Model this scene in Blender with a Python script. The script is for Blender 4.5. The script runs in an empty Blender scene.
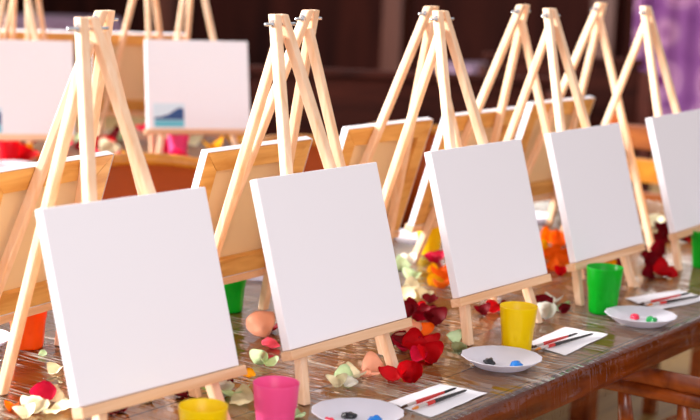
import bpy, bmesh, math, random
from mathutils import Vector, Matrix, Euler, noise
random.seed(7)
PI = math.pi
C = bpy.context.scene.collection
WORLD, KEY, FRONT, EXPO = .62, 2900, 54, .36
T = 0.75            # height of the main table top
FILM = 0.0015       # the plastic film lies on it
REST = T + FILM + 0.0005

# ------------------------------------------------------------------ helpers
def lin(r, g, b):
    f = lambda c: c/12.92 if c <= .04045 else ((c+.055)/1.055)**2.4
    return (f(r/255), f(g/255), f(b/255), 1)

def thing(name, label, cat, loc=(0, 0, 0), rot=(0, 0, 0), group=None):
    o = bpy.data.objects.new(name, None); C.objects.link(o)
    o.empty_display_size = .05
    o.location = loc; o.rotation_euler = rot
    tag(o, label, cat, group)
    return o

def tag(o, label, cat, group=None, kind=None):
    if label: o['label'] = label
    if cat: o['category'] = cat
    if group: o['group'] = group
    if kind: o['kind'] = kind
    return o

def obj(name, bm, mats, parent=None, smooth=False, label=None):
    bmesh.ops.recalc_face_normals(bm, faces=bm.faces)
    me = bpy.data.meshes.new(name); bm.to_mesh(me); bm.free()
    if smooth:
        for p in me.polygons: p.use_smooth = True
    for m in (mats if isinstance(mats, (list, tuple)) else [mats]): me.materials.append(m)
    o = bpy.data.objects.new(name, me); C.objects.link(o)
    o.parent = parent
    if label: o['label'] = label
    return o

def struct(name, bm, m, parent=None):
    o = obj(name, bm, m, parent)
    if parent is None: o['kind'] = 'structure'
    return o

def copy_tree(o, parent=None):
    c = o.copy(); C.objects.link(c); c.parent = parent
    for ch in list(o.children): copy_tree(ch, c)
    return c

def add_box(bm, lo, hi, bev=0, M=None, seg=2):
    vs = [bm.verts.new((x, y, z)) for x in (lo[0], hi[0]) for y in (lo[1], hi[1]) for z in (lo[2], hi[2])]
    fs = [bm.faces.new([vs[i] for i in f]) for f in ((0,1,3,2),(4,6,7,5),(0,4,5,1),(2,3,7,6),(0,2,6,4),(1,5,7,3))]
    bmesh.ops.recalc_face_normals(bm, faces=fs)
    if bev:
        es = list({e for f in fs for e in f.edges})
        r = bmesh.ops.bevel(bm, geom=es, offset=bev, segments=seg, affect='EDGES', profile=.6)
        vs = list({v for f in r['faces'] for v in f.verts} | {v for v in vs if v.is_valid})
    if M is not None:
        for v in vs: v.co = M @ v.co
    return vs

def box(lo, hi, bev=0, M=None):
    bm = bmesh.new(); add_box(bm, lo, hi, bev, M); return bm

def add_stick(bm, a, b, w, t, q, cut_z=None, bev=.002, top_z=None):
    """square stick from a to b; q is the direction of its thickness t"""
    a, b, q = Vector(a), Vector(b), Vector(q).normalized()
    d = (b-a).normalized(); p = d.cross(q).normalized(); q = p.cross(d).normalized()
    vs = []
    for end in (0, 1):
        for sx, sy in ((-1,-1),(1,-1),(1,1),(-1,1)):
            v = (a, b)[end] + p*(sx*w/2) + q*(sy*t/2)
            if end == 0 and cut_z is not None: v = v + d*((cut_z - v.z)/d.z)
            if end == 1 and top_z is not None: v = v + d*((top_z - v.z)/d.z)
            vs.append(bm.verts.new(v))
    fs = [bm.faces.new([vs[i] for i in f]) for f in ((3,2,1,0),(4,5,6,7),(0,1,5,4),(1,2,6,5),(2,3,7,6),(3,0,4,7))]
    if bev:
        es = list({e for f in fs for e in f.edges})
        bmesh.ops.bevel(bm, geom=es, offset=bev, segments=2, affect='EDGES', profile=.6)

def stick(*a, **k):
    bm = bmesh.new(); add_stick(bm, *a, **k); return bm

def add_lathe(bm, prof, n=32, M=None, fn=None, close_ends=True):
    rings = []
    for i, (r, z) in enumerate(prof):
        ring = []
        for k in range(n):
            th = 2*PI*k/n
            rr = fn(i, r, z, th) if fn else r
            co = Vector((rr*math.cos(th), rr*math.sin(th), z))
            ring.append(bm.verts.new(M @ co if M is not None else co))
        rings.append(ring)
    for A, B in zip(rings, rings[1:]):
        for k in range(n):
            bm.faces.new((A[k], A[(k+1) % n], B[(k+1) % n], B[k]))
    if close_ends:
        bm.faces.new(rings[0]); bm.faces.new(rings[-1])

def lathe(prof, n=32, M=None, fn=None):
    bm = bmesh.new(); add_lathe(bm, prof, n, M, fn); return bm

def add_tube(bm, pts, radii, n=12):
    pts = [Vector(p) for p in pts]
    if not isinstance(radii, (list, tuple)): radii = [radii]*len(pts)
    rings = []; prev = None
    for i, p in enumerate(pts):
        d = (pts[min(i+1, len(pts)-1)] - pts[max(i-1, 0)]).normalized()
        u = prev if prev is not None else (Vector((0,0,1)) if abs(d.z) < .9 else Vector((1,0,0)))
        u = (u - d*u.dot(d)).normalized(); prev = u
        w = d.cross(u)
        rings.append([bm.verts.new(p + (u*math.cos(2*PI*k/n) + w*math.sin(2*PI*k/n))*radii[i]) for k in range(n)])
    for A, B in zip(rings, rings[1:]):
        for k in range(n): bm.faces.new((A[k], A[(k+1) % n], B[(k+1) % n], B[k]))
    bm.faces.new(rings[0]); bm.faces.new(rings[-1])

def tube(pts, radii, n=12):
    bm = bmesh.new(); add_tube(bm, pts, radii, n); return bm

# ------------------------------------------------------------------ materials
def mat(name, col, rough=.5, spec=.5, **kw):
    m = bpy.data.materials.new(name); m.use_nodes = True
    b = m.node_tree.nodes['Principled BSDF']
    b.inputs['Base Color'].default_value = col
    b.inputs['Roughness'].default_value = rough
    b.inputs['Specular IOR Level'].default_value = spec
    for k, v in kw.items(): b.inputs[k].default_value = v
    return m

def nodes(m): return m.node_tree.nodes, m.node_tree.links, m.node_tree.nodes['Principled BSDF']

def wood(name, c1, c2, scale=(60, 60, 3), rough=.5, vary=.0, spec=.4, bump=.15):
    m = mat(name, c1, rough, spec); N, L, b = nodes(m)
    tc = N.new('ShaderNodeTexCoord'); mp = N.new('ShaderNodeMapping'); mp.inputs['Scale'].default_value = scale
    oi = N.new('ShaderNodeObjectInfo')
    add = N.new('ShaderNodeVectorMath'); add.operation = 'ADD'
    sc = N.new('ShaderNodeVectorMath'); sc.operation = 'SCALE'; sc.inputs[0].default_value = (7.3, 3.1, 11.7)
    L.new(oi.outputs['Random'], sc.inputs['Scale'])
    L.new(tc.outputs['Object'], mp.inputs['Vector']); L.new(mp.outputs[0], add.inputs[0]); L.new(sc.outputs[0], add.inputs[1])
    nz = N.new('ShaderNodeTexNoise'); nz.inputs['Scale'].default_value = 1; nz.inputs['Detail'].default_value = 5; nz.inputs['Distortion'].default_value = .6
    L.new(add.outputs[0], nz.inputs['Vector'])
    r = N.new('ShaderNodeValToRGB'); r.color_ramp.elements[0].position = .32; r.color_ramp.elements[1].position = .68
    r.color_ramp.elements[0].color = c2; r.color_ramp.elements[1].color = c1
    L.new(nz.outputs['Fac'], r.inputs['Fac'])
    hs = N.new('ShaderNodeHueSaturation')
    mr = N.new('ShaderNodeMapRange'); mr.inputs['To Min'].default_value = 1-vary; mr.inputs['To Max'].default_value = 1+vary*.4
    L.new(oi.outputs['Random'], mr.inputs['Value']); L.new(mr.outputs[0], hs.inputs['Value'])
    L.new(r.outputs['Color'], hs.inputs['Color']); L.new(hs.outputs[0], b.inputs['Base Color'])
    bp = N.new('ShaderNodeBump'); bp.inputs['Strength'].default_value = bump; bp.inputs['Distance'].default_value = .001
    L.new(nz.outputs['Fac'], bp.inputs['Height']); L.new(bp.outputs[0], b.inputs['Normal'])
    return m

PINE = wood('pine', lin(252, 216, 184), lin(240, 190, 146), vary=.10)
PINE_LEDGE = wood('pine_ledge', lin(250, 208, 170), lin(228, 172, 126), scale=(3, 60, 60), vary=.10)
BAR = wood('stretcher_pine', lin(232, 180, 104), lin(204, 142, 66), scale=(6, 40, 40), vary=.08)
CHAIRWOOD = wood('varnished_redwood', lin(160, 76, 26), lin(96, 38, 12), scale=(14, 14, 14), rough=.22, spec=.6)
GOLDWOOD = wood('golden_varnished_wood', lin(205, 135, 40), lin(170, 100, 28), scale=(14, 14, 14), rough=.3)
DARKWOOD = wood('dark_panelling', lin(50, 20, 15), lin(26, 9, 8), scale=(3, 3, .6), rough=.8, spec=.05)
PILLAR = wood('brown_pillar', lin(92, 50, 38), lin(68, 32, 24), scale=(6, 6, .8), rough=.5)
EDGEWOOD = wood('table_edge_wood', lin(165, 74, 20), lin(104, 40, 10), scale=(4, 40, 40), rough=.25, spec=.6)
LEATHER = mat('orange_brown_leather', lin(156, 64, 14), .5, .2)
STEEL = mat('zinc_steel', lin(205, 208, 214), .25, Metallic=1.0)
RAWCLOTH = mat('raw_canvas_back', lin(232, 204, 164), .9, .1)

def canvas_mat():
    m = mat('primed_canvas', lin(243, 238, 243), .8, .2); N, L, b = nodes(m)
    tc = N.new('ShaderNodeTexCoord'); mp = N.new('ShaderNodeMapping'); mp.inputs['Scale'].default_value = (900, 900, 900)
    nz = N.new('ShaderNodeTexNoise'); nz.inputs['Scale'].default_value = 1
    L.new(tc.outputs['Object'], mp.inputs['Vector']); L.new(mp.outputs[0], nz.inputs['Vector'])
    bp = N.new('ShaderNodeBump'); bp.inputs['Strength'].default_value = .08; bp.inputs['Distance'].default_value = .0005
    L.new(nz.outputs['Fac'], bp.inputs['Height']); L.new(bp.outputs[0], b.inputs['Normal'])
    return m
CANVAS = canvas_mat()

def plank_mat(name, c1, c2, rough, spec, width, along_x=True):
    m = mat(name, c1, rough, spec); N, L, b = nodes(m)
    tc = N.new('ShaderNodeTexCoord'); mp = N.new('ShaderNodeMapping')
    mp.inputs['Scale'].default_value = (1.2, 16, 16) if along_x else (16, 1.2, 16)
    nz = N.new('ShaderNodeTexNoise'); nz.inputs['Scale'].default_value = 1; nz.inputs['Detail'].default_value = 6; nz.inputs['Distortion'].default_value = .4
    L.new(tc.outputs['Object'], mp.inputs['Vector']); L.new(mp.outputs[0], nz.inputs['Vector'])
    r = N.new('ShaderNodeValToRGB'); r.color_ramp.elements[0].color = c2; r.color_ramp.elements[1].color = c1
    r.color_ramp.elements[0].position = .3; r.color_ramp.elements[1].position = .7
    L.new(nz.outputs['Fac'], r.inputs['Fac'])
    wv = N.new('ShaderNodeTexWave'); wv.bands_direction = 'Y' if along_x else 'X'; wv.inputs['Scale'].default_value = .314/width
    wv.wave_profile = 'SAW'
    L.new(tc.outputs['Object'], wv.inputs['Vector'])
    g = N.new('ShaderNodeMath'); g.operation = 'GREATER_THAN'; g.inputs[1].default_value = .03
    L.new(wv.outputs['Fac'], g.inputs[0])
    mx = N.new('ShaderNodeMix'); mx.data_type = 'RGBA'; mx.inputs['A'].default_value = tuple(c*.35 for c in c2[:3])+(1,)
    L.new(g.outputs[0], mx.inputs['Factor']); L.new(r.outputs['Color'], mx.inputs['B'])
    L.new(mx.outputs['Result'], b.inputs['Base Color'])
    return m
TABLETOP = plank_mat('table_top_wood', lin(226, 166, 88), lin(192, 126, 56), .5, .3, .13)
TABLETOP2 = plank_mat('far_table_top_wood', lin(120, 76, 42), lin(86, 50, 26), .5, .3, .13)
FLOORMAT = plank_mat('brown_floor', lin(150, 114, 54), lin(122, 88, 38), .55, .3, .15)

def film_mat(name, streak_paint, ior, dist):
    m = bpy.data.materials.new(name); m.use_nodes = True
    N, L = m.node_tree.nodes, m.node_tree.links; N.clear()
    out = N.new('ShaderNodeOutputMaterial'); mx = N.new('ShaderNodeMixShader')
    tr = N.new('ShaderNodeBsdfTransparent'); gl = N.new('ShaderNodeBsdfGlossy'); gl.inputs['Roughness'].default_value = .05
    fr = N.new('ShaderNodeFresnel'); fr.inputs['IOR'].default_value = ior
    tc = N.new('ShaderNodeTexCoord'); mp = N.new('ShaderNodeMapping'); mp.inputs['Scale'].default_value = (52, 2.4, 8)
    mp.inputs['Rotation'].default_value = (0, 0, .12)
    nz = N.new('ShaderNodeTexNoise'); nz.inputs['Scale'].default_value = 1; nz.inputs['Detail'].default_value = 2; nz.inputs['Distortion'].default_value = .35
    n2 = N.new('ShaderNodeTexNoise'); n2.inputs['Scale'].default_value = 5; n2.inputs['Detail'].default_value = 2
    mk = N.new('ShaderNodeMapRange'); mk.inputs['From Min'].default_value = .4; mk.inputs['From Max'].default_value = .65
    mk.inputs['To Min'].default_value = .15; mk.inputs['To Max'].default_value = 1
    def M(op, a, b=None):
        n = N.new('ShaderNodeMath'); n.operation = op
        for i, v in enumerate((a, b)):
            if v is None: continue
            if isinstance(v, (int, float)): n.inputs[i].default_value = v
            else: L.new(v, n.inputs[i])
        return n.outputs[0]
    L.new(tc.outputs['Object'], mp.inputs['Vector']); L.new(mp.outputs[0], nz.inputs['Vector']); L.new(tc.outputs['Object'], n2.inputs['Vector'])
    L.new(n2.outputs['Fac'], mk.inputs['Value'])
    ridge = M('POWER', M('SUBTRACT', 1.0, M('ABSOLUTE', M('SUBTRACT', M('MULTIPLY', nz.outputs['Fac'], 2.0), 1.0))), 14.0)
    crease = M('MULTIPLY', ridge, mk.outputs[0])
    height = M('ADD', M('MULTIPLY', crease, .4), M('MULTIPLY', nz.outputs['Fac'], .045))
    bp = N.new('ShaderNodeBump'); bp.inputs['Strength'].default_value = 1; bp.inputs['Distance'].default_value = dist
    L.new(height, bp.inputs['Height'])
    L.new(bp.outputs[0], gl.inputs['Normal']); L.new(bp.outputs[0], fr.inputs['Normal'])
    df = N.new('ShaderNodeBsdfDiffuse'); df.inputs[0].default_value = (1, .93, .82, 1)      # creases painted milky to stand in for their bright specular streaks
    hz = N.new('ShaderNodeMapRange'); hz.inputs['From Min'].default_value = .25; hz.inputs['From Max'].default_value = .9
    hz.inputs['To Min'].default_value = 0; hz.inputs['To Max'].default_value = streak_paint
    L.new(crease, hz.inputs['Value'])
    m2 = N.new('ShaderNodeMixShader'); L.new(hz.outputs[0], m2.inputs[0]); L.new(tr.outputs[0], m2.inputs[1]); L.new(df.outputs[0], m2.inputs[2])
    L.new(fr.outputs[0], mx.inputs[0]); L.new(m2.outputs[0], mx.inputs[1]); L.new(gl.outputs[0], mx.inputs[2])
    L.new(mx.outputs[0], out.inputs['Surface'])
    return m
FILMMAT = [film_mat('clear_plastic_film', .62, 1.8, .0055), film_mat('clear_plastic_film_hanging', .0, 1.4, .0015)]

def thin(m, w):
    N, L, b = nodes(m); out = [n for n in N if n.type == 'OUTPUT_MATERIAL'][0]
    tl = N.new('ShaderNodeBsdfTranslucent'); mx = N.new('ShaderNodeMixShader'); mx.inputs[0].default_value = w
    if b.inputs['Base Color'].is_linked: L.new(b.inputs['Base Color'].links[0].from_socket, tl.inputs[0])
    else: tl.inputs[0].default_value = b.inputs['Base Color'].default_value
    L.new(b.outputs[0], mx.inputs[1]); L.new(tl.outputs[0], mx.inputs[2]); L.new(mx.outputs[0], out.inputs[0])
    return m
def plastic(name, rgb, w=.3): return thin(mat(name, lin(*rgb), .32, .4), w)
YELLOW = plastic('yellow_plastic', (255, 224, 0)); PINK = plastic('pink_plastic', (255, 96, 164))
GREEN = plastic('green_plastic', (0, 186, 36)); ORANGE = plastic('orange_plastic', (255, 98, 10)); RED = plastic('red_plastic', (238, 14, 40))
WHITEPL = plastic('white_plastic', (246, 242, 250), .3)
PAPER = mat('white_paper', lin(242, 238, 242), .85, .2)
BLACKPAINT = mat('black_paint', lin(22, 20, 26), .3); BLUEPAINT = mat('blue_paint', lin(0, 118, 205), .3)
REDPAINT = mat('red_paint', lin(235, 30, 70), .3); GREENPAINT = mat('green_paint', lin(10, 150, 70), .3)
BRUSHRED = mat('red_lacquer', lin(190, 28, 20), .25); BRUSHBLACK = mat('black_lacquer', lin(24, 16, 16), .25)
FERRULE = mat('ferrule_metal', lin(200, 190, 185), .3, Metallic=.9)
BRISTLE = mat('orange_bristle', lin(206, 120, 40), .8); DARKBRISTLE = mat('brown_bristle', lin(70, 40, 24), .8)
PETALCOL = dict(red=(222, 14, 30), darkred=(138, 6, 28), hotpink=(232, 40, 92), pink=(244, 110, 130), peach=(255, 210, 184),
                orange=(252, 130, 12), yellow=(252, 196, 20), cream=(252, 246, 220), white=(248, 246, 238), palegreen=(226, 242, 206))
def petal_mat(k):
    m = mat('petal_'+k, lin(*PETALCOL[k]), .6, .25)
    N, L, b = nodes(m)
    tc = N.new('ShaderNodeTexCoord'); nz = N.new('ShaderNodeTexNoise'); nz.inputs['Scale'].default_value = 40
    L.new(tc.outputs['Object'], nz.inputs['Vector'])
    hs = N.new('ShaderNodeHueSaturation'); hs.inputs['Color'].default_value = lin(*PETALCOL[k])
    mr = N.new('ShaderNodeMapRange'); mr.inputs['To Min'].default_value = .8; mr.inputs['To Max'].default_value = 1.15
    L.new(nz.outputs['Fac'], mr.inputs['Value']); L.new(mr.outputs[0], hs.inputs['Value']); L.new(hs.outputs[0], b.inputs['Base Color'])
    return thin(m, .4)
PETALMAT = {k: petal_mat(k) for k in PETALCOL}
LILAC = mat('lilac_cloth', lin(112, 90, 108), .9, .1)

def curtain_mat():
    m = mat('purple_print_cloth', lin(110, 50, 130), .85, .1); N, L, b = nodes(m)
    tc = N.new('ShaderNodeTexCoord'); mp = N.new('ShaderNodeMapping'); mp.inputs['Scale'].default_value = (0.02, 1, 1)
    vo = N.new('ShaderNodeTexVoronoi'); vo.inputs['Scale'].default_value = 2.7; vo.inputs['Randomness'].default_value = .55
    L.new(tc.outputs['Object'], mp.inputs['Vector']); L.new(mp.outputs[0], vo.inputs['Vector'])
    r = N.new('ShaderNodeValToRGB'); r.color_ramp.interpolation = 'EASE'
    e = r.color_ramp.elements; e[0].position = 0; e[0].color = lin(128, 40, 112); e[1].position = 1; e[1].color = lin(128, 64, 142)
    for p, c in ((.24, (132, 46, 118)), (.30, (224, 170, 210)), (.40, (184, 120, 178)), (.46, (222, 168, 208)), (.56, (168, 104, 172))):
        x = e.new(p); x.color = lin(*c)
    L.new(vo.outputs['Distance'], r.inputs['Fac']); L.new(r.outputs['Color'], b.inputs['Base Color'])
    return m
CURTAIN = curtain_mat()
def emit(name, col, s):
    m = bpy.data.materials.new(name); m.use_nodes = True; N, L = m.node_tree.nodes, m.node_tree.links; N.clear()
    o = N.new('ShaderNodeOutputMaterial'); e = N.new('ShaderNodeEmission'); e.inputs[0].default_value = col; e.inputs[1].default_value = s
    L.new(e.outputs[0], o.inputs[0]); return m
SHEENGLOW = emit('daylit_pane', (1, .94, .86, 1), 2.4)  # glow added out of view to lift the sheen on the film

# ------------------------------------------------------------------ the room
struct('floor', box((-7, -7, -.1), (11.1, 13.1, 0)), FLOORMAT)
# right wall with glowing windows added above the view for the film's sheen
W0, W1 = 1.5, 3.4
bm = bmesh.new(); X0, X1 = 11.0, 11.2
add_box(bm, (X0, -7, 0), (X1, 13.1, W0)); add_box(bm, (X0, -7, W1), (X1, 13.1, 3.7))
WIN = [(.2, 3.95), (4.8, 6.4), (7.1, 9.5), (10.2, 12.6)]
ys = [-7] + [v for w in WIN for v in w] + [13.1]
for k in range(0, len(ys), 2): add_box(bm, (X0, ys[k], W0), (X1, ys[k+1], W1))
struct('wall_right', bm, DARKWOOD)
struct('wall_back', box((-7, 13.0, 0), (11.2, 13.2, 3.7)), DARKWOOD)
for i, (a, b_) in enumerate(WIN):
    bm = bmesh.new()
    for lo, hi in (((10.97, a-.06, W0-.06), (11.05, b_+.06, W0)), ((10.97, a-.06, W1), (11.05, b_+.06, W1+.06)),
                   ((10.97, a-.06, W0), (11.05, a, W1)), ((10.97, b_, W0), (11.05, b_+.06, W1)),
                   ((10.99, (a+b_)/2-.03, W0), (11.05, (a+b_)/2+.03, W1))): add_box(bm, lo, hi)
    w = struct('window_%d' % (i+1), bm, PILLAR)
    struct('window_pane', box((11.08, a, W0), (11.1, b_, W1)), SHEENGLOW, w)
for i, (y0, y1) in enumerate(((6.62, 6.86), (4.25, 4.5), (9.72, 9.97))):
    struct('trim_%d' % (i+1), box((10.85, y0, 0), (11.0, y1, 3.7), .01), PILLAR)
struct('baseboard_right', box((10.96, -7, 0), (11.0, 13, .14)), PILLAR)

# ------------------------------------------------------------------ main table
TX0, TX1, TY0, TY1 = -2.0, 2.36, -.93, .15
t = thing('banquet_table', 'long wooden table covered in clear plastic film, carrying the two facing rows of easels', 'table', ((TX0+TX1)/2, (TY0+TY1)/2, 0))
def at_parent(bm, p):
    bmesh.ops.translate(bm, verts=bm.verts, vec=-Vector(p.location)); return bm
obj('tabletop', at_parent(box((TX0, TY0+.012, T-.03), (TX1, TY1, T), .003), t), TABLETOP, t)
obj('edge_board', at_parent(box((TX0, TY0, T-.066), (TX1, TY0+.022, T-.0005), .004), t), EDGEWOOD, t, label='red-brown varnished front edge board')
obj('apron', at_parent(box((TX0+.1, TY1-.08, T-.13), (TX1-.1, TY1-.05, T-.03), .002), t), EDGEWOOD, t)
for x in (TX0+.15, .15, TX1-.15):
    for y in (TY0+.22, TY1-.15):
        obj('leg', at_parent(box((x-.035, y-.035, 0), (x+.035, y+.035, T-.03), .004), t), CHAIRWOOD, t)

def film_mesh():
    bm = bmesh.new(); nx = 220
    path = [(TY1, T+FILM), (-.1, T+FILM), (-.35, T+FILM), (-.6, T+FILM), (-.8, T+FILM), (TY0+.01, T+FILM), (TY0-.003, T+FILM-.002),
            (TY0-.006, T-.012), (TY0-.006, T-.028), (TY0-.007, T-.044), (TY0-.008, T-.058), (TY0-.006, T-.072)]
    rows = []
    for i in range(nx+1):
        x = TX0 + .001 + (TX1-TX0-.002)*i/nx; row = []
        for j, (y, z) in enumerate(path):
            n = noise.noise((x*9, j*.9, 3.1)); n2 = noise.noise((x*23, j*.7, 8.4))
            k = max(0, j-6)/5
            row.append(bm.verts.new((x, y - k*(.006 + .008*abs(n) + .004*abs(n2)), z + k*k*.016*noise.noise((x*5, 1.7, 0)))))
        rows.append(row)
    for A, B in zip(rows, rows[1:]):
        for j in range(len(path)-1): bm.faces.new((A[j], B[j], B[j+1], A[j+1])).material_index = int(j > 5)
    return bm
f = obj('plastic_film', film_mesh(), FILMMAT, smooth=True)
tag(f, 'clear wrinkled plastic film spread over the long wooden table', 'plastic film')

# ------------------------------------------------------------------ easels and canvases
SH = dict(W=.345, H=.30, TH=.018, a=.136, ta=.0100, vt=.201, zt=.6615, vr=.409, sb=.0995, LEG=.0178)
LN = math.hypot(SH['vt'], SH['zt']); UP = Vector((0, SH['vt']/LN, SH['zt']/LN)); NN = Vector((0, -SH['zt']/LN, SH['vt']/LN))
TILT = -math.atan2(SH['vt'], SH['zt'])
def make_easel():
    r = thing('tripod_easel', '', 'easel')
    g = SH['LEG']
    for s in (-1, 1):
        obj('front_leg', stick((s*SH['a'], 0, 0), (s*SH['ta'], SH['vt'], SH['zt']), g, g, NN, cut_z=0, bev=.003, top_z=SH['zt']+.002), PINE, r)
    top = Vector((0, SH['vt']*.955+.004, SH['zt']-.036)); bot = Vector((0, SH['vr'], 0))
    d = (top-bot).normalized()
    obj('rear_leg', stick(bot, top, .0155, g, Vector((1, 0, 0)).cross(d), cut_z=0, bev=.003), PINE, r)
    e = UP*SH['sb']
    M = Matrix.Translation(e) @ Matrix.Rotation(TILT, 4, 'X')
    obj('ledge', box((-.181, -g/2-.0245, -.0175), (.174, -g/2-.0003, -.0008), .0012, M), PINE_LEDGE, r)
    z = SH['zt']-.016; y = SH['vt']*z/SH['zt']; RX = Matrix.Translation((0, y, z)) @ Matrix.Rotation(PI/2, 4, 'Y')
    b = obj('bolt', lathe([(.0028, -.042), (.0032, -.041), (.0032, .041), (.0028, .042)], 10, RX), STEEL, r, True)
    for s in (-1, 1):
        o = s*.0205
        bm = lathe([(.0085, o-.0008), (.0085, o+.0008)], 16, RX)
        add_lathe(bm, [(.006, o+s*.0008), (.0062, o+s*.0018), (.0055, o+s*.005)], 6, RX)
        obj('nut', bm, STEEL, b)
    return r

def make_canvas():
    r = thing('blank_canvas', '', 'canvas')
    W, H, TH = SH['W'], SH['H'], SH['TH']
    bm = bmesh.new()
    add_box(bm, (-W/2, -TH/2, 0), (W/2, TH/2, H), .0018)
    # hollow behind: open the back as a shallow tray
    back = [f_ for f_ in bm.faces if f_.normal.y > .9 or f_.calc_center_median().y > TH/2-1e-4 and f_.calc_area() > .05]
    r1 = bmesh.ops.inset_region(bm, faces=back, thickness=.0015, depth=0)
    for f_ in back:
        for v in f_.verts: v.co.y = -TH/2+.003
        f_.material_index = 1
    obj('canvas_sheet', bm, [CANVAS, RAWCLOTH], r)
    w = .042; y0, y1 = -TH/2+.0045, TH/2-.0006; k = .0022
    def bar(pts):
        bm = bmesh.new()
        A = [bm.verts.new((x, y0, z)) for x, z in pts]; B = [bm.verts.new((x, y1, z)) for x, z in pts]
        bm.faces.new(A); bm.faces.new(B[::-1])
        for i in range(4): bm.faces.new((A[i], B[i], B[(i+1) % 4], A[(i+1) % 4]))
        bmesh.ops.bevel(bm, geom=list(bm.edges), offset=.0006, segments=1, affect='EDGES')
        return bm
    a, h = W/2-k, H-k; g = .0004
    for pts in (((-a+g, h), (a-g, h), (a-w-g, h-w), (-a+w+g, h-w)), ((-a+g, k), (a-g, k), (a-w-g, k+w), (-a+w+g, k+w)),
                ((-a, k+g), (-a, h-g), (-a+w, h-w-g), (-a+w, k+w+g)), ((a, k+g), (a, h-g), (a-w, h-w-g), (a-w, k+w+g))):
        obj('stretcher_bar', bar(pts), BAR, r)
    return r
EASEL, CANV = make_easel(), make_canvas(); used = [0, 0]
def place_easel(x, y, yaw, co, z0, elabel, clabel, egroup, cgroup, mark=False):
    e = EASEL if not used[0] else copy_tree(EASEL); used[0] = 1
    e.location = (x, y, z0); e.rotation_euler = (0, 0, yaw); tag(e, elabel, 'easel', egroup)
    c = CANV if not used[1] else copy_tree(CANV); used[1] = 1
    p = UP*(SH['sb']+.0002) + NN*(SH['LEG']/2 + SH['TH']/2 + .0006) + Vector((co, 0, 0))
    c.location = Vector((x, y, z0)) + Matrix.Rotation(yaw, 3, 'Z') @ p
    c.rotation_euler = (TILT, 0, yaw); tag(c, clabel, 'canvas', cgroup)
    if mark: mark(c)
    return e, c
A = [(-.596, -.679, -.056, -.008), (-.122, -.695, -.031, -.003), (.438, -.686, -.032, 0), (.932, -.679, -.008, .010), (1.481, -.670, .035, .001)]
B = [(-.409, -.12, 3.276, .012), (.108, -.194, 3.16, .02), (.638, -.138, 3.129, -.002), (1.064, -.133, 3.132, .001), (1.546, -.106, 3.103, 0)]
AE = ['pine tripod easel nearest the camera, holding the largest-looking blank canvas at left',
      'pine tripod easel just behind the pink cup, holding the second front-row canvas',
      'pine tripod easel behind the yellow cup, in the middle of the front row',
      'pine tripod easel standing directly behind the green cup, fourth of the front row',
      'pine tripod easel at the right end of the front row, before the purple curtain']
AC = ['square blank white canvas nearest the camera, the largest in the photo',
      'blank white canvas on the easel behind the pink cup, second of the front row',
      'blank white canvas in the middle of the front row, above the yellow cup',
      'blank white canvas above the bright green cup, fourth of the front row',
      'blank white canvas at the right edge of the photo, cut off by it']
BE = ['pine tripod easel facing away, its legs crossing those of the nearest easel',
      'pine tripod easel facing away, its top just right of the second front-row easel top',
      'pine tripod easel facing away, its top hidden behind the middle front-row easel',
      'pine tripod easel facing away, topping out between the third and fourth front-row easels',
      'pine tripod easel facing away, its top between the fourth and fifth front-row easels']
BC = ['canvas seen from its wooden back at the left edge, behind the nearest easel',
      'canvas seen from its wooden back, between the first and second front-row canvases',
      'canvas seen from its wooden back, between the second and third front-row canvases',
      'canvas seen from its wooden back, mostly hidden behind the middle front-row canvas',
      'canvas seen from its wooden back, mostly hidden behind the fourth front-row canvas']
for p, el, cl in zip(A, AE, AC): place_easel(*p, REST, el, cl, 'easels of the front row', 'blank canvases of the front row')
for p, el, cl in zip(B, BE, BC): place_easel(*p, REST, el, cl, 'easels of the rear row facing away', 'canvases of the rear row seen from behind')

# ------------------------------------------------------------------ cups, plates, napkins, brushes
def cup_mesh():
    def fn(i, r, z, th):
        if i in (2, 3, 4, 5):
            n = 10; k = .55 if i in (3, 4) else .4
            u = (th % (2*PI/n)) - PI/n
            return r*(1-k) + k*r*math.cos(PI/n)/math.cos(u)*1.012
        return r
    prof = [(.0265, .001), (.0275, 0), (.0285, .001), (.0293, .006), (.0325, .048), (.0333, .053), (.0344, .056), (.0375, .094), (.0378, .0955),
            (.0372, .0965), (.0362, .0955), (.0330, .056), (.0282, .006), (.02, .0035)]
    return lathe(prof, 80, None, fn)
CUPMESH = {}
def place_cup(m, loc, label, s=1, rz=0):
    if m.name not in CUPMESH:
        o = obj('plastic_cup', cup_mesh(), m, smooth=True); CUPMESH[m.name] = o.data
    else:
        o = bpy.data.objects.new('plastic_cup', CUPMESH[m.name]); C.objects.link(o)
    o.location = loc; o.scale = (s, s, s); o.rotation_euler = (0, 0, rz); tag(o, label, 'cup', 'coloured plastic tumblers')
place_cup(PINK, (-.448, -.777, REST), 'hot pink plastic tumbler on the near table in front of the second easel')
place_cup(YELLOW, (-.624, -.776, REST), 'yellow plastic tumbler cut off by the bottom edge, left of the pink one', rz=.2)
place_cup(YELLOW, (.319, -.784, REST), 'yellow plastic tumbler standing behind the paint plate, before the middle easel', rz=.1)
place_cup(GREEN, (.768, -.748, REST), 'bright green plastic tumbler in front of the fourth easel', 1.09)
place_cup(GREEN, (1.437, -.702, REST), 'green plastic tumbler cut off by the right edge of the photo')
place_cup(ORANGE, (-.325, -.066, REST), 'orange plastic tumbler at the left edge behind the nearest easel', 1.04)
place_cup(GREEN, (.184, -.145, REST), 'green plastic tumbler half hidden behind the nearest canvas, under the canvas back', 1.0, .3)
place_cup(YELLOW, (1.048, -.10, REST), 'small-looking yellow tumbler peeking out left of the middle canvas')

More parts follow.
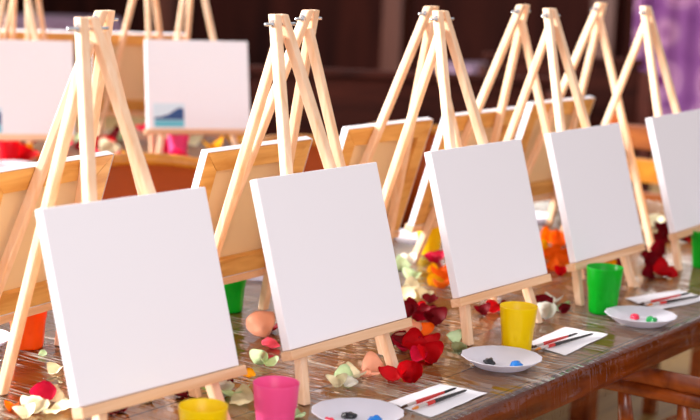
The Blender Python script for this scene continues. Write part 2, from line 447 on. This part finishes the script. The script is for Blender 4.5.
def plate_bm():
    def fn(i, r, z, th): return r*(1 + (.012*math.cos(14*th) if i in (3, 4, 5) else 0))
    return lathe([(.044, .0008), (.050, 0), (.055, .001), (.0805, .0185), (.0835, .0200), (.0815, .0207), (.056, .0035), (.03, .0025)], 84, None, fn)
PLATEMESH = None
def dab_bm(s, sd):
    rd = random.Random(sd); bm = bmesh.new()
    bmesh.ops.create_icosphere(bm, subdivisions=3, radius=1)
    for v in bm.verts:
        n = noise.noise(v.co*1.6 + Vector((sd, 0, 0)))
        v.co = Vector((v.co.x*s*(1+.45*n), v.co.y*s*.75*(1+.45*n), max(v.co.z, -.1)*s*.62*(1+.5*n)))
    zmin = min(v.co.z for v in bm.verts)
    bmesh.ops.translate(bm, verts=bm.verts, vec=(0, 0, -zmin+.003)); return bm
def place_plate(x, y, dabs, label, z0=REST):
    global PLATEMESH
    r = thing('paint_plate', label, 'plate', (x, y, z0), (0, 0, random.uniform(0, 6)), 'white plastic plates with paint'); r.scale = (.94, .94, 1)
    if PLATEMESH is None:
        d = obj('dish', plate_bm(), WHITEPL, r, True); PLATEMESH = d.data
    else:
        d = bpy.data.objects.new('dish', PLATEMESH); C.objects.link(d); d.parent = r
    R = Matrix.Rotation(-r.rotation_euler.z, 3, 'Z')
    for k, (px, py, m, nm, s) in enumerate(dabs):
        o = obj('paint_dab', dab_bm(s*1.25, 3.7*k+x*9), m, r, True, label=nm+' dab of paint')
        o.location = R @ Vector((px-x, py-y, .0005))
K, BL, RD, GR = (BLACKPAINT, 'black'), (BLUEPAINT, 'blue'), (REDPAINT, 'red'), (GREENPAINT, 'green')
place_plate(-.281, -.822, [(-.276, -.80, *K, .011), (-.262, -.848, *BL, .011), (-.322, -.79, *RD, .009)], 'white paint plate at the bottom edge, right of the pink cup')
place_plate(.207, -.815, [(.195, -.793, *K, .012), (.208, -.851, *BL, .014)], 'white paint plate in front of the yellow cup with a black and a blue dab')
place_plate(.738, -.856, [(.756, -.834, *RD, .011), (.752, -.878, *GR, .014)], 'white paint plate in front of the green cup with a red and a green dab')
place_plate(1.53, -.80, [(1.54, -.78, *RD, .01)], 'white paint plate cut off by the right edge, beside the green cup')
place_plate(1.17, .02, [], 'white paint plate far back, seen between the second and third front canvases')
place_plate(.50, .03, [(.50, .03, *GR, .01)], 'white paint plate far back beside the green cup under the canvas back')
place_plate(1.69, -.03, [(1.70, -.05, *GR, .012), (1.66, 0, *BL, .01)], 'white paint plate far back left of the orange petals')
place_plate(-.40, .01, [(-.38, -.02, *BL, .013)], 'white paint plate at the left edge beside the orange cup')

def napkin(cs, label, sd):
    bm = bmesh.new(); nx, ny = 14, 8; rows = []
    P = [Vector((x, y, 0)) for x, y in cs]; o = sum(P, Vector())/4
    for i in range(nx+1):
        row = []
        for j in range(ny+1):
            u, v = i/nx, j/ny
            p = P[0]*(1-u)*(1-v) + P[1]*u*(1-v) + P[2]*u*v + P[3]*(1-u)*v - o
            edge = max(abs(u-.5), abs(v-.5))*2
            p.z = .0015 + .002*max(0, edge-.8)/.2*(.5+noise.noise((u*3+sd, v*3, 0)))
            row.append(bm.verts.new(p))
        rows.append(row)
    low = [[bm.verts.new(v.co - Vector((0, 0, .001))) for v in r_] for r_ in rows]
    for i in range(nx):
        for j in range(ny):
            bm.faces.new((rows[i][j], rows[i+1][j], rows[i+1][j+1], rows[i][j+1]))
            bm.faces.new((low[i][j], low[i][j+1], low[i+1][j+1], low[i+1][j]))
    ring = [(i, 0) for i in range(nx)] + [(nx, j) for j in range(ny)] + [(i, ny) for i in range(nx, 0, -1)] + [(0, j) for j in range(ny, 0, -1)]
    for (i, j), (k, l) in zip(ring, ring[1:]+ring[:1]): bm.faces.new((rows[i][j], low[i][j], low[k][l], rows[k][l]))
    zmin = min(v.co.z for v in bm.verts); bmesh.ops.translate(bm, verts=bm.verts, vec=(0, 0, -zmin))
    n = obj('paper_napkin', bm, PAPER); n.location = (o.x, o.y, REST)
    tag(n, label, 'napkin', 'white paper napkins under brushes')
napkin([(-.174, -.899), (.021, -.895), (.011, -.801), (-.15, -.795)], 'white paper napkin nearest the camera, right of the bottom plate', 1)
napkin([(.363, -.871), (.584, -.855), (.573, -.758), (.393, -.767)], 'white paper napkin between the yellow cup and the green cup', 2)
napkin([(.880, -.835), (1.08, -.875), (1.115, -.775), (.93, -.725)], 'white paper napkin at the right edge, behind the plate with green paint', 3)

def brush(a, b, kind, label):
    a, b = Vector((*a, 0)), Vector((*b, 0)); d = b-a; Ln = d.length
    r = thing('paint_brush', label, 'paintbrush', (a.x, a.y, REST+.0045), (0, 0, math.atan2(d.y, d.x)), 'paintbrushes on the napkins')
    RX = Matrix.Rotation(PI/2, 4, 'Y')
    q = lambda prof: lathe([(rr*.8, zz) for rr, zz in prof], 14, Matrix.Translation((0, 0, .0020)) @ RX)
    obj('bristles', q([(.0005, 0), (.0022, .004), (.0034, .012), (.0034, .020)]), BRISTLE if kind == 'black' else DARKBRISTLE, r, True)
    obj('ferrule', q([(.0033, .018), (.0036, .019), (.0038, .030), (.0033, .045), (.0032, .046)]), FERRULE, r, True)
    if kind == 'black':
        obj('band', q([(.0036, .045), (.0046, .047), (.0048, .066), (.0045, .067)]), BRUSHRED, r, True, 'red band')
        obj('handle', q([(.0042, .066), (.0048, .068), (.0043, .10), (.003, Ln-.006), (.0014, Ln)]), BRUSHBLACK, r, True)
    else:
        obj('handle', q([(.0036, .045), (.0046, .05), (.0046, .075), (.0034, Ln-.045), (.0033, Ln-.04)]), BRUSHRED, r, True)
        obj('handle_tip', q([(.0033, Ln-.041), (.0028, Ln-.006), (.0014, Ln)]), BRUSHBLACK, r, True, 'black handle end')
for a, b, k, l in (((-.178, -.840), (-.005, -.845), 'red', 'red-handled paintbrush on the nearest napkin'),
                   ((-.172, -.859), (-.003, -.866), 'black', 'black-handled paintbrush with red band on the nearest napkin'),
                   ((.350, -.80), (.528, -.812), 'red', 'red-handled paintbrush on the napkin beside the yellow cup'),
                   ((.340, -.815), (.548, -.838), 'black', 'black-handled paintbrush with red band on the napkin beside the yellow cup'),
                   ((.878, -.785), (1.082, -.82), 'red', 'red-handled paintbrush on the napkin at the right edge'),
                   ((.882, -.803), (1.065, -.852), 'black', 'black-handled paintbrush on the napkin at the right edge')):
    brush(a, b, k, l)

# ------------------------------------------------------------------ rose petals
def petal_bm(sd):
    rd = random.Random(sd); bm = bmesh.new(); nu, nv = 8, 8; rows = []
    cup, curl, tw = rd.uniform(.5, 1.3), rd.uniform(.3, 1.0), rd.uniform(-.5, .5)
    for i in range(nv+1):
        t = i/nv; w = .08 + .56*math.sin(PI*min(1, t**.75*.93))**.7; row = []
        for j in range(nu+1):
            u = j/nu*2-1
            x = u*w*(1+.06*math.sin(5*t+sd)); y = t-.5 + .06*(1-u*u)*(t > .8) - .05*abs(u)**3
            z = cup*(u*w)**2*1.6 + curl*(t-.35)**2 + 0.12*noise.noise((x*4+sd, y*4, 1.3)) + tw*x*(t-.5)*.6
            row.append(bm.verts.new((x, y, z)))
        rows.append(row)
    fs = [bm.faces.new((rows[i][j], rows[i][j+1], rows[i+1][j+1], rows[i+1][j])) for i in range(nv) for j in range(nu)]
    bmesh.ops.solidify(bm, geom=fs, thickness=.022)
    return bm
WHERE = dict(a='beside the lower left corner of the nearest canvas', b='behind the nearest easel, left of its canvas',
    c='on the table under the nearest canvas', d='left of the pink cup, below the nearest ledge', e='behind the pink cup, left of the second canvas',
    f='touching the right of the pink cup', g='behind the bottom plate, below second canvas', h='around the right foot of the second easel',
    i='by the lower right corner of second canvas', j='left of the middle easel foot, near its plate',
    k='far back between second and middle canvases', l='under the middle canvas, around the yellow cup',
    m='far back between middle and fourth canvases', n='behind the green cup, under the fourth canvas',
    o='beside the right foot of the fourth easel', p='far back between fourth and fifth canvases', q='on the far table below its canvases')
CNAME = dict(red='bright red', darkred='dark red', hotpink='crimson pink', pink='pink', peach='peach', orange='orange', yellow='yellow', cream='cream', white='white', palegreen='pale green')
PETALS = [('hotpink', -0.551, -0.354, 0.039, 'a'),
    ('cream', -0.541, -0.364, 0.039, 'a'),
    ('cream', -0.6, -0.386, 0.046, 'a'),
    ('cream', -0.585, -0.427, 0.049, 'a'),
    ('cream', -0.632, -0.393, 0.034, 'a'),
    ('orange', -0.624, -0.353, 0.023, 'a'),
    ('cream', -0.416, -0.24, 0.029, 'b'),
    ('palegreen', -0.353, -0.136, 0.017, 'b'),
    ('darkred', -0.526, -0.49, 0.03, 'c'),
    ('darkred', -0.502, -0.49, 0.027, 'c'),
    ('darkred', -0.342, -0.496, 0.04, 'c'),
    ('darkred', -0.374, -0.506, 0.027, 'c'),
    ('cream', -0.429, -0.483, 0.031, 'c'),
    ('white', -0.26, -0.498, 0.032, 'd'),
    ('darkred', -0.288, -0.534, 0.032, 'd'),
    ('white', -0.319, -0.555, 0.047, 'd'),
    ('palegreen', -0.316, -0.585, 0.051, 'd'),
    ('cream', -0.335, -0.617, 0.046, 'd'),
    ('yellow', -0.193, -0.511, 0.029, 'd'),
    ('palegreen', -0.103, -0.465, 0.034, 'e'),
    ('palegreen', -0.107, -0.491, 0.034, 'e'),
    ('peach', 0.061, -0.327, 0.059, 'e'),
    ('darkred', 0.102, -0.333, 0.046, 'e'),
    ('pink', -0.001, -0.411, 0.039, 'e'),
    ('pink', -0.081, -0.467, 0.021, 'e'),
    ('palegreen', -0.329, -0.733, 0.023, 'f'),
    ('cream', -0.123, -0.661, 0.036, 'g'),
    ('palegreen', -0.086, -0.652, 0.037, 'g'),
    ('cream', -0.062, -0.657, 0.041, 'g'),
    ('white', -0.114, -0.688, 0.028, 'g'),
    ('peach', -0.016, -0.666, 0.046, 'g'),
    ('peach', -0.049, -0.671, 0.025, 'g'),
    ('red', -0.018, -0.713, 0.041, 'h'),
    ('red', -0.01, -0.741, 0.041, 'h'),
    ('peach', 0.254, -0.569, 0.054, 'h'),
    ('orange', 0.299, -0.567, 0.046, 'h'),
    ('red', 0.238, -0.621, 0.049, 'h'),
    ('hotpink', 0.169, -0.617, 0.048, 'h'),
    ('red', 0.17, -0.64, 0.048, 'h'),
    ('hotpink', 0.131, -0.675, 0.03, 'h'),
    ('red', 0.137, -0.692, 0.043, 'h'),
    ('darkred', 0.208, -0.568, 0.036, 'h'),
    ('darkred', 0.142, -0.589, 0.026, 'h'),
    ('darkred', 0.4, -0.51, 0.052, 'i'),
    ('darkred', 0.4, -0.535, 0.047, 'i'),
    ('darkred', 0.409, -0.455, 0.043, 'i'),
    ('darkred', 0.449, -0.443, 0.039, 'i'),
    ('darkred', 0.453, -0.486, 0.043, 'i'),
    ('palegreen', 0.29, -0.651, 0.032, 'j'),
    ('palegreen', 0.24, -0.701, 0.031, 'j'),
    ('cream', 0.555, -0.357, 0.05, 'k'),
    ('cream', 0.645, -0.316, 0.041, 'k'),
    ('palegreen', 0.81, -0.179, 0.044, 'k'),
    ('white', 0.902, -0.132, 0.039, 'k'),
    ('palegreen', 0.748, -0.247, 0.043, 'k'),
    ('yellow', 0.724, -0.332, 0.047, 'k'),
    ('orange', 0.708, -0.362, 0.042, 'k'),
    ('orange', 0.798, -0.296, 0.048, 'k'),
    ('yellow', 0.827, -0.26, 0.038, 'k'),
    ('hotpink', 0.958, -0.169, 0.045, 'k'),
    ('hotpink', 0.983, -0.174, 0.04, 'k'),
    ('red', 0.488, -0.442, 0.034, 'k'),
    ('darkred', 0.571, -0.414, 0.035, 'k'),
    ('cream', 0.597, -0.384, 0.035, 'k'),
    ('darkred', 0.554, -0.56, 0.034, 'l'),
    ('darkred', 0.618, -0.584, 0.035, 'l'),
    ('cream', 0.614, -0.606, 0.035, 'l'),
    ('red', 0.596, -0.563, 0.035, 'l'),
    ('darkred', 0.708, -0.633, 0.045, 'l'),
    ('white', 0.769, -0.623, 0.041, 'l'),
    ('white', 0.625, -0.684, 0.044, 'l'),
    ('palegreen', 0.708, -0.673, 0.035, 'l'),
    ('darkred', 0.699, -0.691, 0.03, 'l'),
    ('white', 0.72, -0.603, 0.03, 'l'),
    ('orange', 1.433, -0.242, 0.049, 'm'),
    ('orange', 1.412, -0.281, 0.055, 'm'),
    ('orange', 1.467, -0.273, 0.049, 'm'),
    ('yellow', 1.291, -0.301, 0.048, 'm'),
    ('orange', 1.198, -0.377, 0.052, 'm'),
    ('orange', 1.169, -0.419, 0.057, 'm'),
    ('orange', 1.23, -0.406, 0.046, 'm'),
    ('orange', 1.089, -0.445, 0.045, 'm'),
    ('yellow', 1.118, -0.472, 0.034, 'm'),
    ('red', 1.061, -0.483, 0.033, 'm'),
    ('yellow', 1.228, -0.509, 0.046, 'n'),
    ('yellow', 1.268, -0.512, 0.041, 'n'),
    ('darkred', 1.296, -0.538, 0.041, 'n'),
    ('cream', 1.14, -0.526, 0.034, 'n'),
    ('darkred', 1.399, -0.566, 0.047, 'o'),
    ('darkred', 1.493, -0.545, 0.048, 'o'),
    ('darkred', 1.311, -0.621, 0.052, 'o'),
    ('red', 1.244, -0.674, 0.051, 'o'),
    ('red', 1.25, -0.696, 0.04, 'o'),
    ('darkred', 1.192, -0.658, 0.039, 'o'),
    ('cream', 1.372, -0.61, 0.029, 'o'),
    ('darkred', 1.55, -0.485, 0.043, 'o'),
    ('cream', 1.837, -0.363, 0.059, 'p'),
    ('cream', 1.917, -0.348, 0.047, 'p'),
    ('darkred', 1.699, -0.446, 0.051, 'p'),
    ('darkred', 1.79, -0.426, 0.058, 'p'),
    ('darkred', 1.699, -0.486, 0.044, 'p'),
    ('darkred', 1.626, -0.498, 0.044, 'p'),
    ('red', 1.717, -0.542, 0.044, 'p'),
    ('darkred', 1.789, -0.528, 0.045, 'p'),
    ('darkred', 1.732, -0.516, 0.038, 'p')]
T2 = .82
rq = random.Random(5)
E1, E2 = Vector((.96, 1.375, 0)), Vector((1.533, 1.132, 0)); YAW2 = -.675
D2 = Vector((math.cos(YAW2), math.sin(YAW2), 0)); N2 = Vector((-D2.y, D2.x, 0))
taken = [Vector((1.0, 1.463, 0)), Vector((1.513, 1.207, 0)), Vector((.895, 1.345, 0))]
for k in range(400):
    u, v = rq.uniform(-1.0, .3), rq.uniform(-.2, .75)
    p = E2 + D2*u + N2*v
    if min((p-q).length for q in taken) < .085 or len(taken) > 60: continue
    taken.append(p)
    PETALS.append((rq.choice(['darkred', 'red', 'yellow', 'orange', 'cream', 'hotpink', 'darkred', 'darkred', 'yellow', 'red', 'palegreen']), p.x, p.y, rq.uniform(.055, .085), 'q'))
ORD = ['first', 'second', 'third', 'fourth', 'fifth', 'sixth', 'seventh', 'eighth', 'ninth', 'tenth', 'eleventh', 'twelfth', 'thirteenth', 'fourteenth', 'fifteenth', 'sixteenth', 'seventeenth', 'eighteenth', 'nineteenth', 'twentieth', 'twenty-first', 'twenty-second', 'twenty-third', 'twenty-fourth']
byk = {}
for i, (c, x, y, s, k) in enumerate(PETALS):
    az = math.atan2(y+2.276, x+2.362)
    byk.setdefault((c, k), []).append((-az, i))
PLABEL = {}
for (c, k), L_ in byk.items():
    L_.sort()
    for j, (_, i) in enumerate(L_):
        if len(L_) == 1: pre = 'single %s petal' % CNAME[c]
        elif j == 0: pre = 'leftmost %s petal' % CNAME[c]
        elif j == len(L_)-1: pre = 'rightmost %s petal' % CNAME[c]
        else: pre = '%s %s petal from left' % (ORD[j], CNAME[c])
        PLABEL[i] = pre + ' ' + WHERE[k]
PV = {}
rp = random.Random(11)
for i, (c, x, y, s, k) in enumerate(PETALS):
    key = (c, rp.randrange(4))
    if key not in PV:
        o = obj('rose_petal', petal_bm(list(PETALCOL).index(c)*4+key[1]+1), PETALMAT[c], smooth=True); PV[key] = o.data
    else:
        o = bpy.data.objects.new('rose_petal', PV[key]); C.objects.link(o)
    M = Matrix.Rotation(rp.uniform(.05, .75), 3, Vector((.58, -.81, 0))) @ Matrix.Rotation(rp.uniform(0, 2*PI), 3, 'Z') @ Matrix.Rotation(rp.uniform(-.35, .35), 3, 'X')
    e = M.to_euler(); zmin = min((M @ v.co).z for v in o.data.vertices)*s*(1.02 if k == 'h' else .88)
    base = (T2 if k == 'q' else REST)
    s *= 1.02 if k == 'h' else .88
    o.scale = (s, s, s); o.rotation_euler = e; o.location = (x, y, base - zmin + .0003)
    tag(o, PLABEL[i], 'petal', 'rose petals on the far table' if k == 'q' else 'rose petals strewn on the table')

# ------------------------------------------------------------------ the far table behind, with its own easels
t2 = thing('banquet_table', 'second wooden table farther back at left, carrying blurred easels with white canvases', 'table', E2, (0, 0, YAW2))
obj('tabletop', box((-2.0, -.25, T2-.04), (.36, .85, T2-.002), .004), TABLETOP2, t2)
obj('apron', box((-1.95, -.22, T2-.12), (.32, -.19, T2-.04), .002), EDGEWOOD, t2)
for x in (-1.9, .28):
    for y in (-.15, .75): obj('leg', box((x-.035, y-.035, 0), (x+.035, y+.035, T2-.04), .004), CHAIRWOOD, t2)
STW, STT, STB = mat('sticker_pale', lin(214, 230, 240), .5), mat('sticker_teal', lin(96, 186, 204), .5), mat('sticker_navy', lin(24, 66, 124), .5)
def sticker(c):
    W = SH['W']; y = -SH['TH']/2-.0002
    s = obj('label_sticker', box((-W/2+.02, y-.0006, .004), (-W/2+.125, y, .085), 0), STW, c, label='pale product sticker with a blue picture')
    bm = bmesh.new()
    pts = [(.0, .026), (.098, .026), (.098, .062), (.086, .068), (.070, .060), (.05, .046), (.02, .036), (0, .034)]
    A_ = [bm.verts.new((-W/2+.0235+px, y-.0009, .004+pz)) for px, pz in pts]; B_ = [bm.verts.new((v.co.x, y-.0005, v.co.z)) for v in A_]
    bm.faces.new(A_); bm.faces.new(B_[::-1])
    for i in range(len(pts)): bm.faces.new((A_[i], B_[i], B_[(i+1) % len(pts)], A_[(i+1) % len(pts)]))
    obj('picture', bm, STB, s, label='navy landscape shape')
    obj('picture', box((-W/2+.0235, y-.0012, .006), (-W/2+.1215, y-.0008, .028)), STT, s, label='teal strip')
for base, el, cl in ((E1, 'blurred tripod easel on the far table, at the top left corner of the photo', 'white canvas with a blue sticker on the far table, cut off by the left edge'),
                     (E2, 'blurred tripod easel on the far table, above the pink far cup', 'white canvas with a blue sticker on the far table, fully in view')):
    place_easel(base.x, base.y, YAW2, 0, T2, el, cl, 'easels on the far table', 'white canvases on the far table', sticker)
for u, el, cl in ((-.54, 'blurred far-table easel facing away, farther left', 'canvas back on the far table showing a wooden top bar at the upper left'),
                  (-.135, 'blurred far-table easel facing away, between the two white canvases', 'canvas back on the far table showing between the two white canvases')):
    p = E2 + D2*u + N2*.55
    place_easel(p.x, p.y, YAW2+PI, 0, T2, el, cl, 'far-table easels facing away', 'far-table canvases seen from behind')
place_cup(RED, (1.0, 1.463, T2), 'red plastic tumbler on the far table at the left edge', .98)
place_cup(PINK, (1.513, 1.207, T2), 'pink plastic tumbler on the far table below the white canvas', .98)
place_plate(.895, 1.345, [], 'white plate on the far table below the red tumbler', T2)

# ------------------------------------------------------------------ chairs
def arc_pts(r, a0, a1, n, z, cy=0): return [Vector((r*math.cos(a0+(a1-a0)*i/n), cy+r*math.sin(a0+(a1-a0)*i/n), z)) for i in range(n+1)]
def seat_bm():
    bm = bmesh.new(); n = 40; rings = []
    for (k, z) in ((.97, .425), (1, .432), (1, .448), (.97, .455), (.6, .449)):
        ring = []
        for i in range(n):
            a = 2*PI*i/n; c, s = math.cos(a), math.sin(a)
            x = .235*math.copysign(abs(c)**.6, c)*k; y = .225*math.copysign(abs(s)**.6, s)*k
            ring.append(bm.verts.new((x, y, z)))
        rings.append(ring)
    for P, Q in zip(rings, rings[1:]):
        for i in range(n): bm.faces.new((P[i], P[(i+1) % n], Q[(i+1) % n], Q[i]))
    bm.faces.new(rings[0]); bm.faces.new(rings[-1]); return bm
def band_bm(r, th, z0, z1, a0, a1, n=36, lean=0, crown=0):
    bm = bmesh.new(); rows = []
    for i in range(n+1):
        a = a0+(a1-a0)*i/n; row = []; up = crown*math.sin(PI*i/n)
        for rr, z in ((r, z0), (r+th, z0), (r+th+lean, z1+up), (r+lean, z1+up)):
            row.append(bm.verts.new((rr*math.cos(a), rr*math.sin(a), z)))
        rows.append(row)
    for P, Q in zip(rows, rows[1:]):
        for j in range(4): bm.faces.new((P[j], Q[j], Q[(j+1) % 4], P[(j+1) % 4]))
    bm.faces.new(rows[0]); bm.faces.new(rows[-1]); return bm
def chair_base(t, wood_):
    obj('seat', seat_bm(), wood_, t, True)
    for sx in (-1, 1):
        for sy in (-1, 1):
            obj('leg', tube([(sx*.22, sy*.21, 0), (sx*.20, sy*.19, .2), (sx*.185, sy*.175, .428)], [.014, .021, .016]), wood_, t, True)
    obj('stretcher', tube([(-.19, 0, .2), (0, 0, .2), (.19, 0, .2)], [.009, .013, .009]), wood_, t, True)
    for sx in (-1, 1): obj('stretcher', tube([(sx*.203, -.19, .2), (sx*.203, 0, .2), (sx*.203, .19, .2)], [.009, .013, .009]), wood_, t, True)
def tub_chair():
    t = thing('tub_chair', '', 'chair'); chair_base(t, CHAIRWOOD)
    obj('backrest', band_bm(.235, .025, .60, .905, .12*PI, .88*PI, lean=.03, crown=.02), LEATHER, t, True, 'orange-brown leather backrest')
    P = arc_pts(.28, .10*PI, .90*PI, 30, .90); 
    for i, p in enumerate(P): p.z += .03*math.sin(PI*i/30)
    obj('top_rail', tube(P, .02, 12), GOLDWOOD, t, True, 'golden varnished top rail')
    for k in range(7):
        a = (.13+.74*k/6)*PI
        obj('spindle', tube([(.2*math.cos(a), .19*math.sin(a), .445), (.235*math.cos(a), .235*math.sin(a), .53), (.25*math.cos(a), .25*math.sin(a), .61)], [.009, .013, .009]), CHAIRWOOD, t, True)
    return t
tc = None
for i, (x, lab) in enumerate(((.74, 'tub chair with orange-brown leather back, seen between the nearest and second easels'),
                              (1.44, 'tub chair with leather back, mostly hidden behind the second front canvas'),
                              (2.03, 'tub chair with leather back, glimpsed left of the middle canvas'))):
    if tc is None: c = tc = tub_chair()
    else: c = copy_tree(tc)
    c.location = (x, .47, 0); tag(c, lab, 'chair', 'tub chairs along the far side of the table')

ch = thing('captains_chair', 'red-brown varnished chair with a curved spindle back, at lower right against the table edge', 'chair', (.97, -1.02, 0), (0, 0, PI))
chair_base(ch, CHAIRWOOD)
def u_path(r, y0, z, n=24):
    P = [Vector((-r, y0, z)), Vector((-r, y0*.5, z))] + [Vector((r*math.cos(PI-PI*i/n), r*math.sin(PI-PI*i/n), z)) for i in range(n+1)] + [Vector((r, y0*.5, z)), Vector((r, y0, z))]
    return P
obj('back_rail', tube(u_path(.285, -.38, .652), .020, 14), CHAIRWOOD, ch, True)
obj('back_rail', tube(u_path(.285, -.36, .620), .017, 14), CHAIRWOOD, ch, True)
for s in (-1, 1):
    for y in (-.17, -.03): obj('spindle', tube([(s*.215, y*1.0, .445), (s*.25, y, .51), (s*.28, y, .615)], [.011, .019, .013]), CHAIRWOOD, ch, True)
for k in range(7):
    a = PI*(.1+.8*k/6)
    obj('spindle', tube([(.205*math.cos(a), .195*math.sin(a), .445), (.25*math.cos(a), .245*math.sin(a), .51), (.28*math.cos(a), (.28*math.sin(a)), .615)], [.010, .017, .012]), CHAIRWOOD, ch, True)

lc = thing('ladder_back_chair', 'brown wide-slatted chair at the right end of the table, between the fourth and fifth canvases', 'chair', (2.66, .08, 0), (0, 0, -PI/2))
SLAT = wood('orange_brown_slat', lin(150, 80, 26), lin(104, 46, 16), scale=(3, 20, 20), rough=.35)
obj('seat', box((-.22, -.22, .42), (.22, .22, .45), .008), SLAT, lc)
for sx in (-1, 1):
    obj('leg', box((sx*.2-.02, -.21, 0), (sx*.2+.02, -.17, .42), .004), CHAIRWOOD, lc)
    obj('back_post', stick((sx*.2, .19, 0), (sx*.2, .23, .97), .04, .035, (0, 1, 0), cut_z=0, bev=.004), CHAIRWOOD, lc)
for z in (.49, .61, .73, .85): obj('back_slat', box((-.18, .186+.04*(z-.3), z), (.18, .208+.04*(z-.3), z+.085), .004), SLAT if z != .73 else GOLDWOOD, lc)

# ------------------------------------------------------------------ far furniture and the purple curtain
bm = bmesh.new(); n = 160; rows = []
for i in range(n+1):
    y = 1.6 + 2.4*i/n
    rows.append([bm.verts.new((10.72 + .05*math.sin(y*17) + .025*math.sin(y*41+1), y + .03*math.sin(y*9+z), z)) for z in (.09, .7, 1.3, 1.62)])
fs = [bm.faces.new((P[j], Q[j], Q[j+1], P[j+1])) for P, Q in zip(rows, rows[1:]) for j in range(3)]
bmesh.ops.solidify(bm, geom=fs, thickness=.006)
cu = thing('patterned_curtain', 'purple curtain with round medallion print hanging at the upper right', 'curtain', (10.75, 2.8, 0))
bmesh.ops.translate(bm, verts=bm.verts, vec=(-10.75, -2.8, 0))
obj('cloth', bm, CURTAIN, cu, True)
obj('curtain_rod', tube([(0, -1.35, 1.63), (0, 0, 1.63), (0, 1.35, 1.63)], .018), GOLDWOOD, cu, True)
for y in (-1.3, 1.3): obj('bracket', box((-.015, y-.015, 1.61), (.2505, y+.015, 1.64), .003), PILLAR, cu)

def bench(x, y, rz, w, label):  # benches added to cover the lit far floor and keep the background dark
    r = thing('wooden_bench', label, 'bench', (x, y, 0), (0, 0, rz), 'dark high-backed benches')
    obj('seat', box((-w/2+.04, -.42, .40), (w/2-.04, .0, .44), .006), BENCH, r)
    obj('backrest', box((-w/2+.04, .0, .12), (w/2-.04, .03, .96), .006), BENCH, r)
    obj('top_rail', box((-w/2+.02, -.012, .96), (w/2-.02, .045, 1.0), .01), BENCH, r)
    for sx in (-1, 1): obj('end_panel', box((sx*(w/2-.02)-.02, -.43, 0), (sx*(w/2-.02)+.02, .04, .94), .008), BENCH, r)
BENCH = wood('dark_bench_wood', lin(66, 28, 20), lin(40, 15, 11), scale=(3, 14, 14), rough=.8, spec=.1)
bench(3.3, 1.72, -.95, 1.7, 'dark high-backed wooden bench behind the second and third easel tops')
bench(5.15, 1.72, -1.0, .9, 'dark high-backed wooden bench behind the fourth easel top')

def cloth_table(x, y, rz, w, d, label):
    r = thing('cloth_covered_table', label, 'table', (x, y, 0), (0, 0, rz), 'tables with lilac cloths in the dark background')
    bm = bmesh.new(); n = 96; rings = []
    for k, z, wv in ((.985, .752, 0), (1, .748, 0), (1.004, .73, .0), (1.012, .69, .5), (1.02, .62, 1)):
        ring = []
        for i in range(n):
            a = 2*PI*i/n; c, s = math.cos(a), math.sin(a); q = max(abs(c), abs(s))
            ring.append(bm.verts.new((c/q*w/2*k + wv*.018*math.sin(a*22)*c, s/q*d/2*k + wv*.018*math.sin(a*22)*s, z)))
        rings.append(ring)
    for P, Q in zip(rings, rings[1:]):
        for i in range(n): bm.faces.new((P[i], P[(i+1) % n], Q[(i+1) % n], Q[i]))
    bm.faces.new(rings[0])
    obj('tablecloth', bm, LILAC, r, True)
    obj('tabletop', box((-w/2+.012, -d/2+.012, .715), (w/2-.012, d/2-.012, .745), .003), CHAIRWOOD, r)
    for sx in (-1, 1):
        for sy in (-1, 1): obj('leg', box((sx*(w/2-.05)-.02, sy*(d/2-.05)-.02, 0), (sx*(w/2-.05)+.02, sy*(d/2-.05)+.02, .715), .004), CHAIRWOOD, r)
cloth_table(4.88, 2.54, -.5, .3, .3, 'dim lilac-clothed table seen between the second and third easel tops')
cloth_table(7.1, 3.4, -.5, .45, .5, 'dim lilac-clothed table seen right of the third easel top')
cloth_table(7.3, 2.6, -.5, .35, .35, 'dim lilac-clothed table seen behind the fourth and fifth easel tops')
cloth_table(8.2, 8.8, -.75, 1.2, .8, 'dim lilac-clothed table behind the far easels at upper left')

# ------------------------------------------------------------------ light
w = bpy.data.worlds.new('world'); bpy.context.scene.world = w; w.use_nodes = True
w.node_tree.nodes['Background'].inputs[0].default_value = (1, .965, .985, 1); w.node_tree.nodes['Background'].inputs[1].default_value = WORLD
def area(name, loc, target, sx, sy, power, col):
    l = bpy.data.lights.new(name, 'AREA'); l.shape = 'RECTANGLE'; l.size = sx; l.size_y = sy; l.energy = power; l.color = col
    o = bpy.data.objects.new(name, l); C.objects.link(o); o.location = loc
    o.rotation_euler = (Vector(target)-Vector(loc)).to_track_quat('-Z', 'Y').to_euler()
area('left_window_daylight', (-2.9, 7.6, 4.1), (.3, -.2, .8), 4.0, 3.0, KEY, (1, .98, .96))
area('front_window_daylight', (-3.0, -3.6, 2.3), (0, -.5, .9), 2.4, 2.0, FRONT, (.98, .96, 1))

# ------------------------------------------------------------------ camera
cam = bpy.data.cameras.new('camera'); co = bpy.data.objects.new('camera', cam); C.objects.link(co)
yaw, pit, roll = -.95039206, -.16796495, .03972933
fw = Vector((-math.sin(yaw)*math.cos(pit), math.cos(yaw)*math.cos(pit), math.sin(pit))); rt = Vector((math.cos(yaw), math.sin(yaw), 0)); up = rt.cross(fw)
r2 = rt*math.cos(roll) + up*math.sin(roll); u2 = up*math.cos(roll) - rt*math.sin(roll)
co.matrix_world = Matrix(((r2.x, u2.x, -fw.x, -2.36193967), (r2.y, u2.y, -fw.y, -2.27632427), (r2.z, u2.z, -fw.z, .7949482+T), (0, 0, 0, 1)))
cam.sensor_width = 36; cam.lens = 36*1563.61486/700; cam.clip_end = 100
cam.dof.use_dof = True; cam.dof.focus_distance = 2.95; cam.dof.aperture_fstop = 3.3
s = bpy.context.scene; s.camera = co
s.view_settings.view_transform = 'Standard'; s.view_settings.look = 'None'; s.view_settings.gamma = 1; s.view_settings.use_curve_mapping = False
s.view_settings.exposure = EXPO
s.cycles.use_denoising = True; s.cycles.max_bounces = 8; s.cycles.transparent_max_bounces = 12
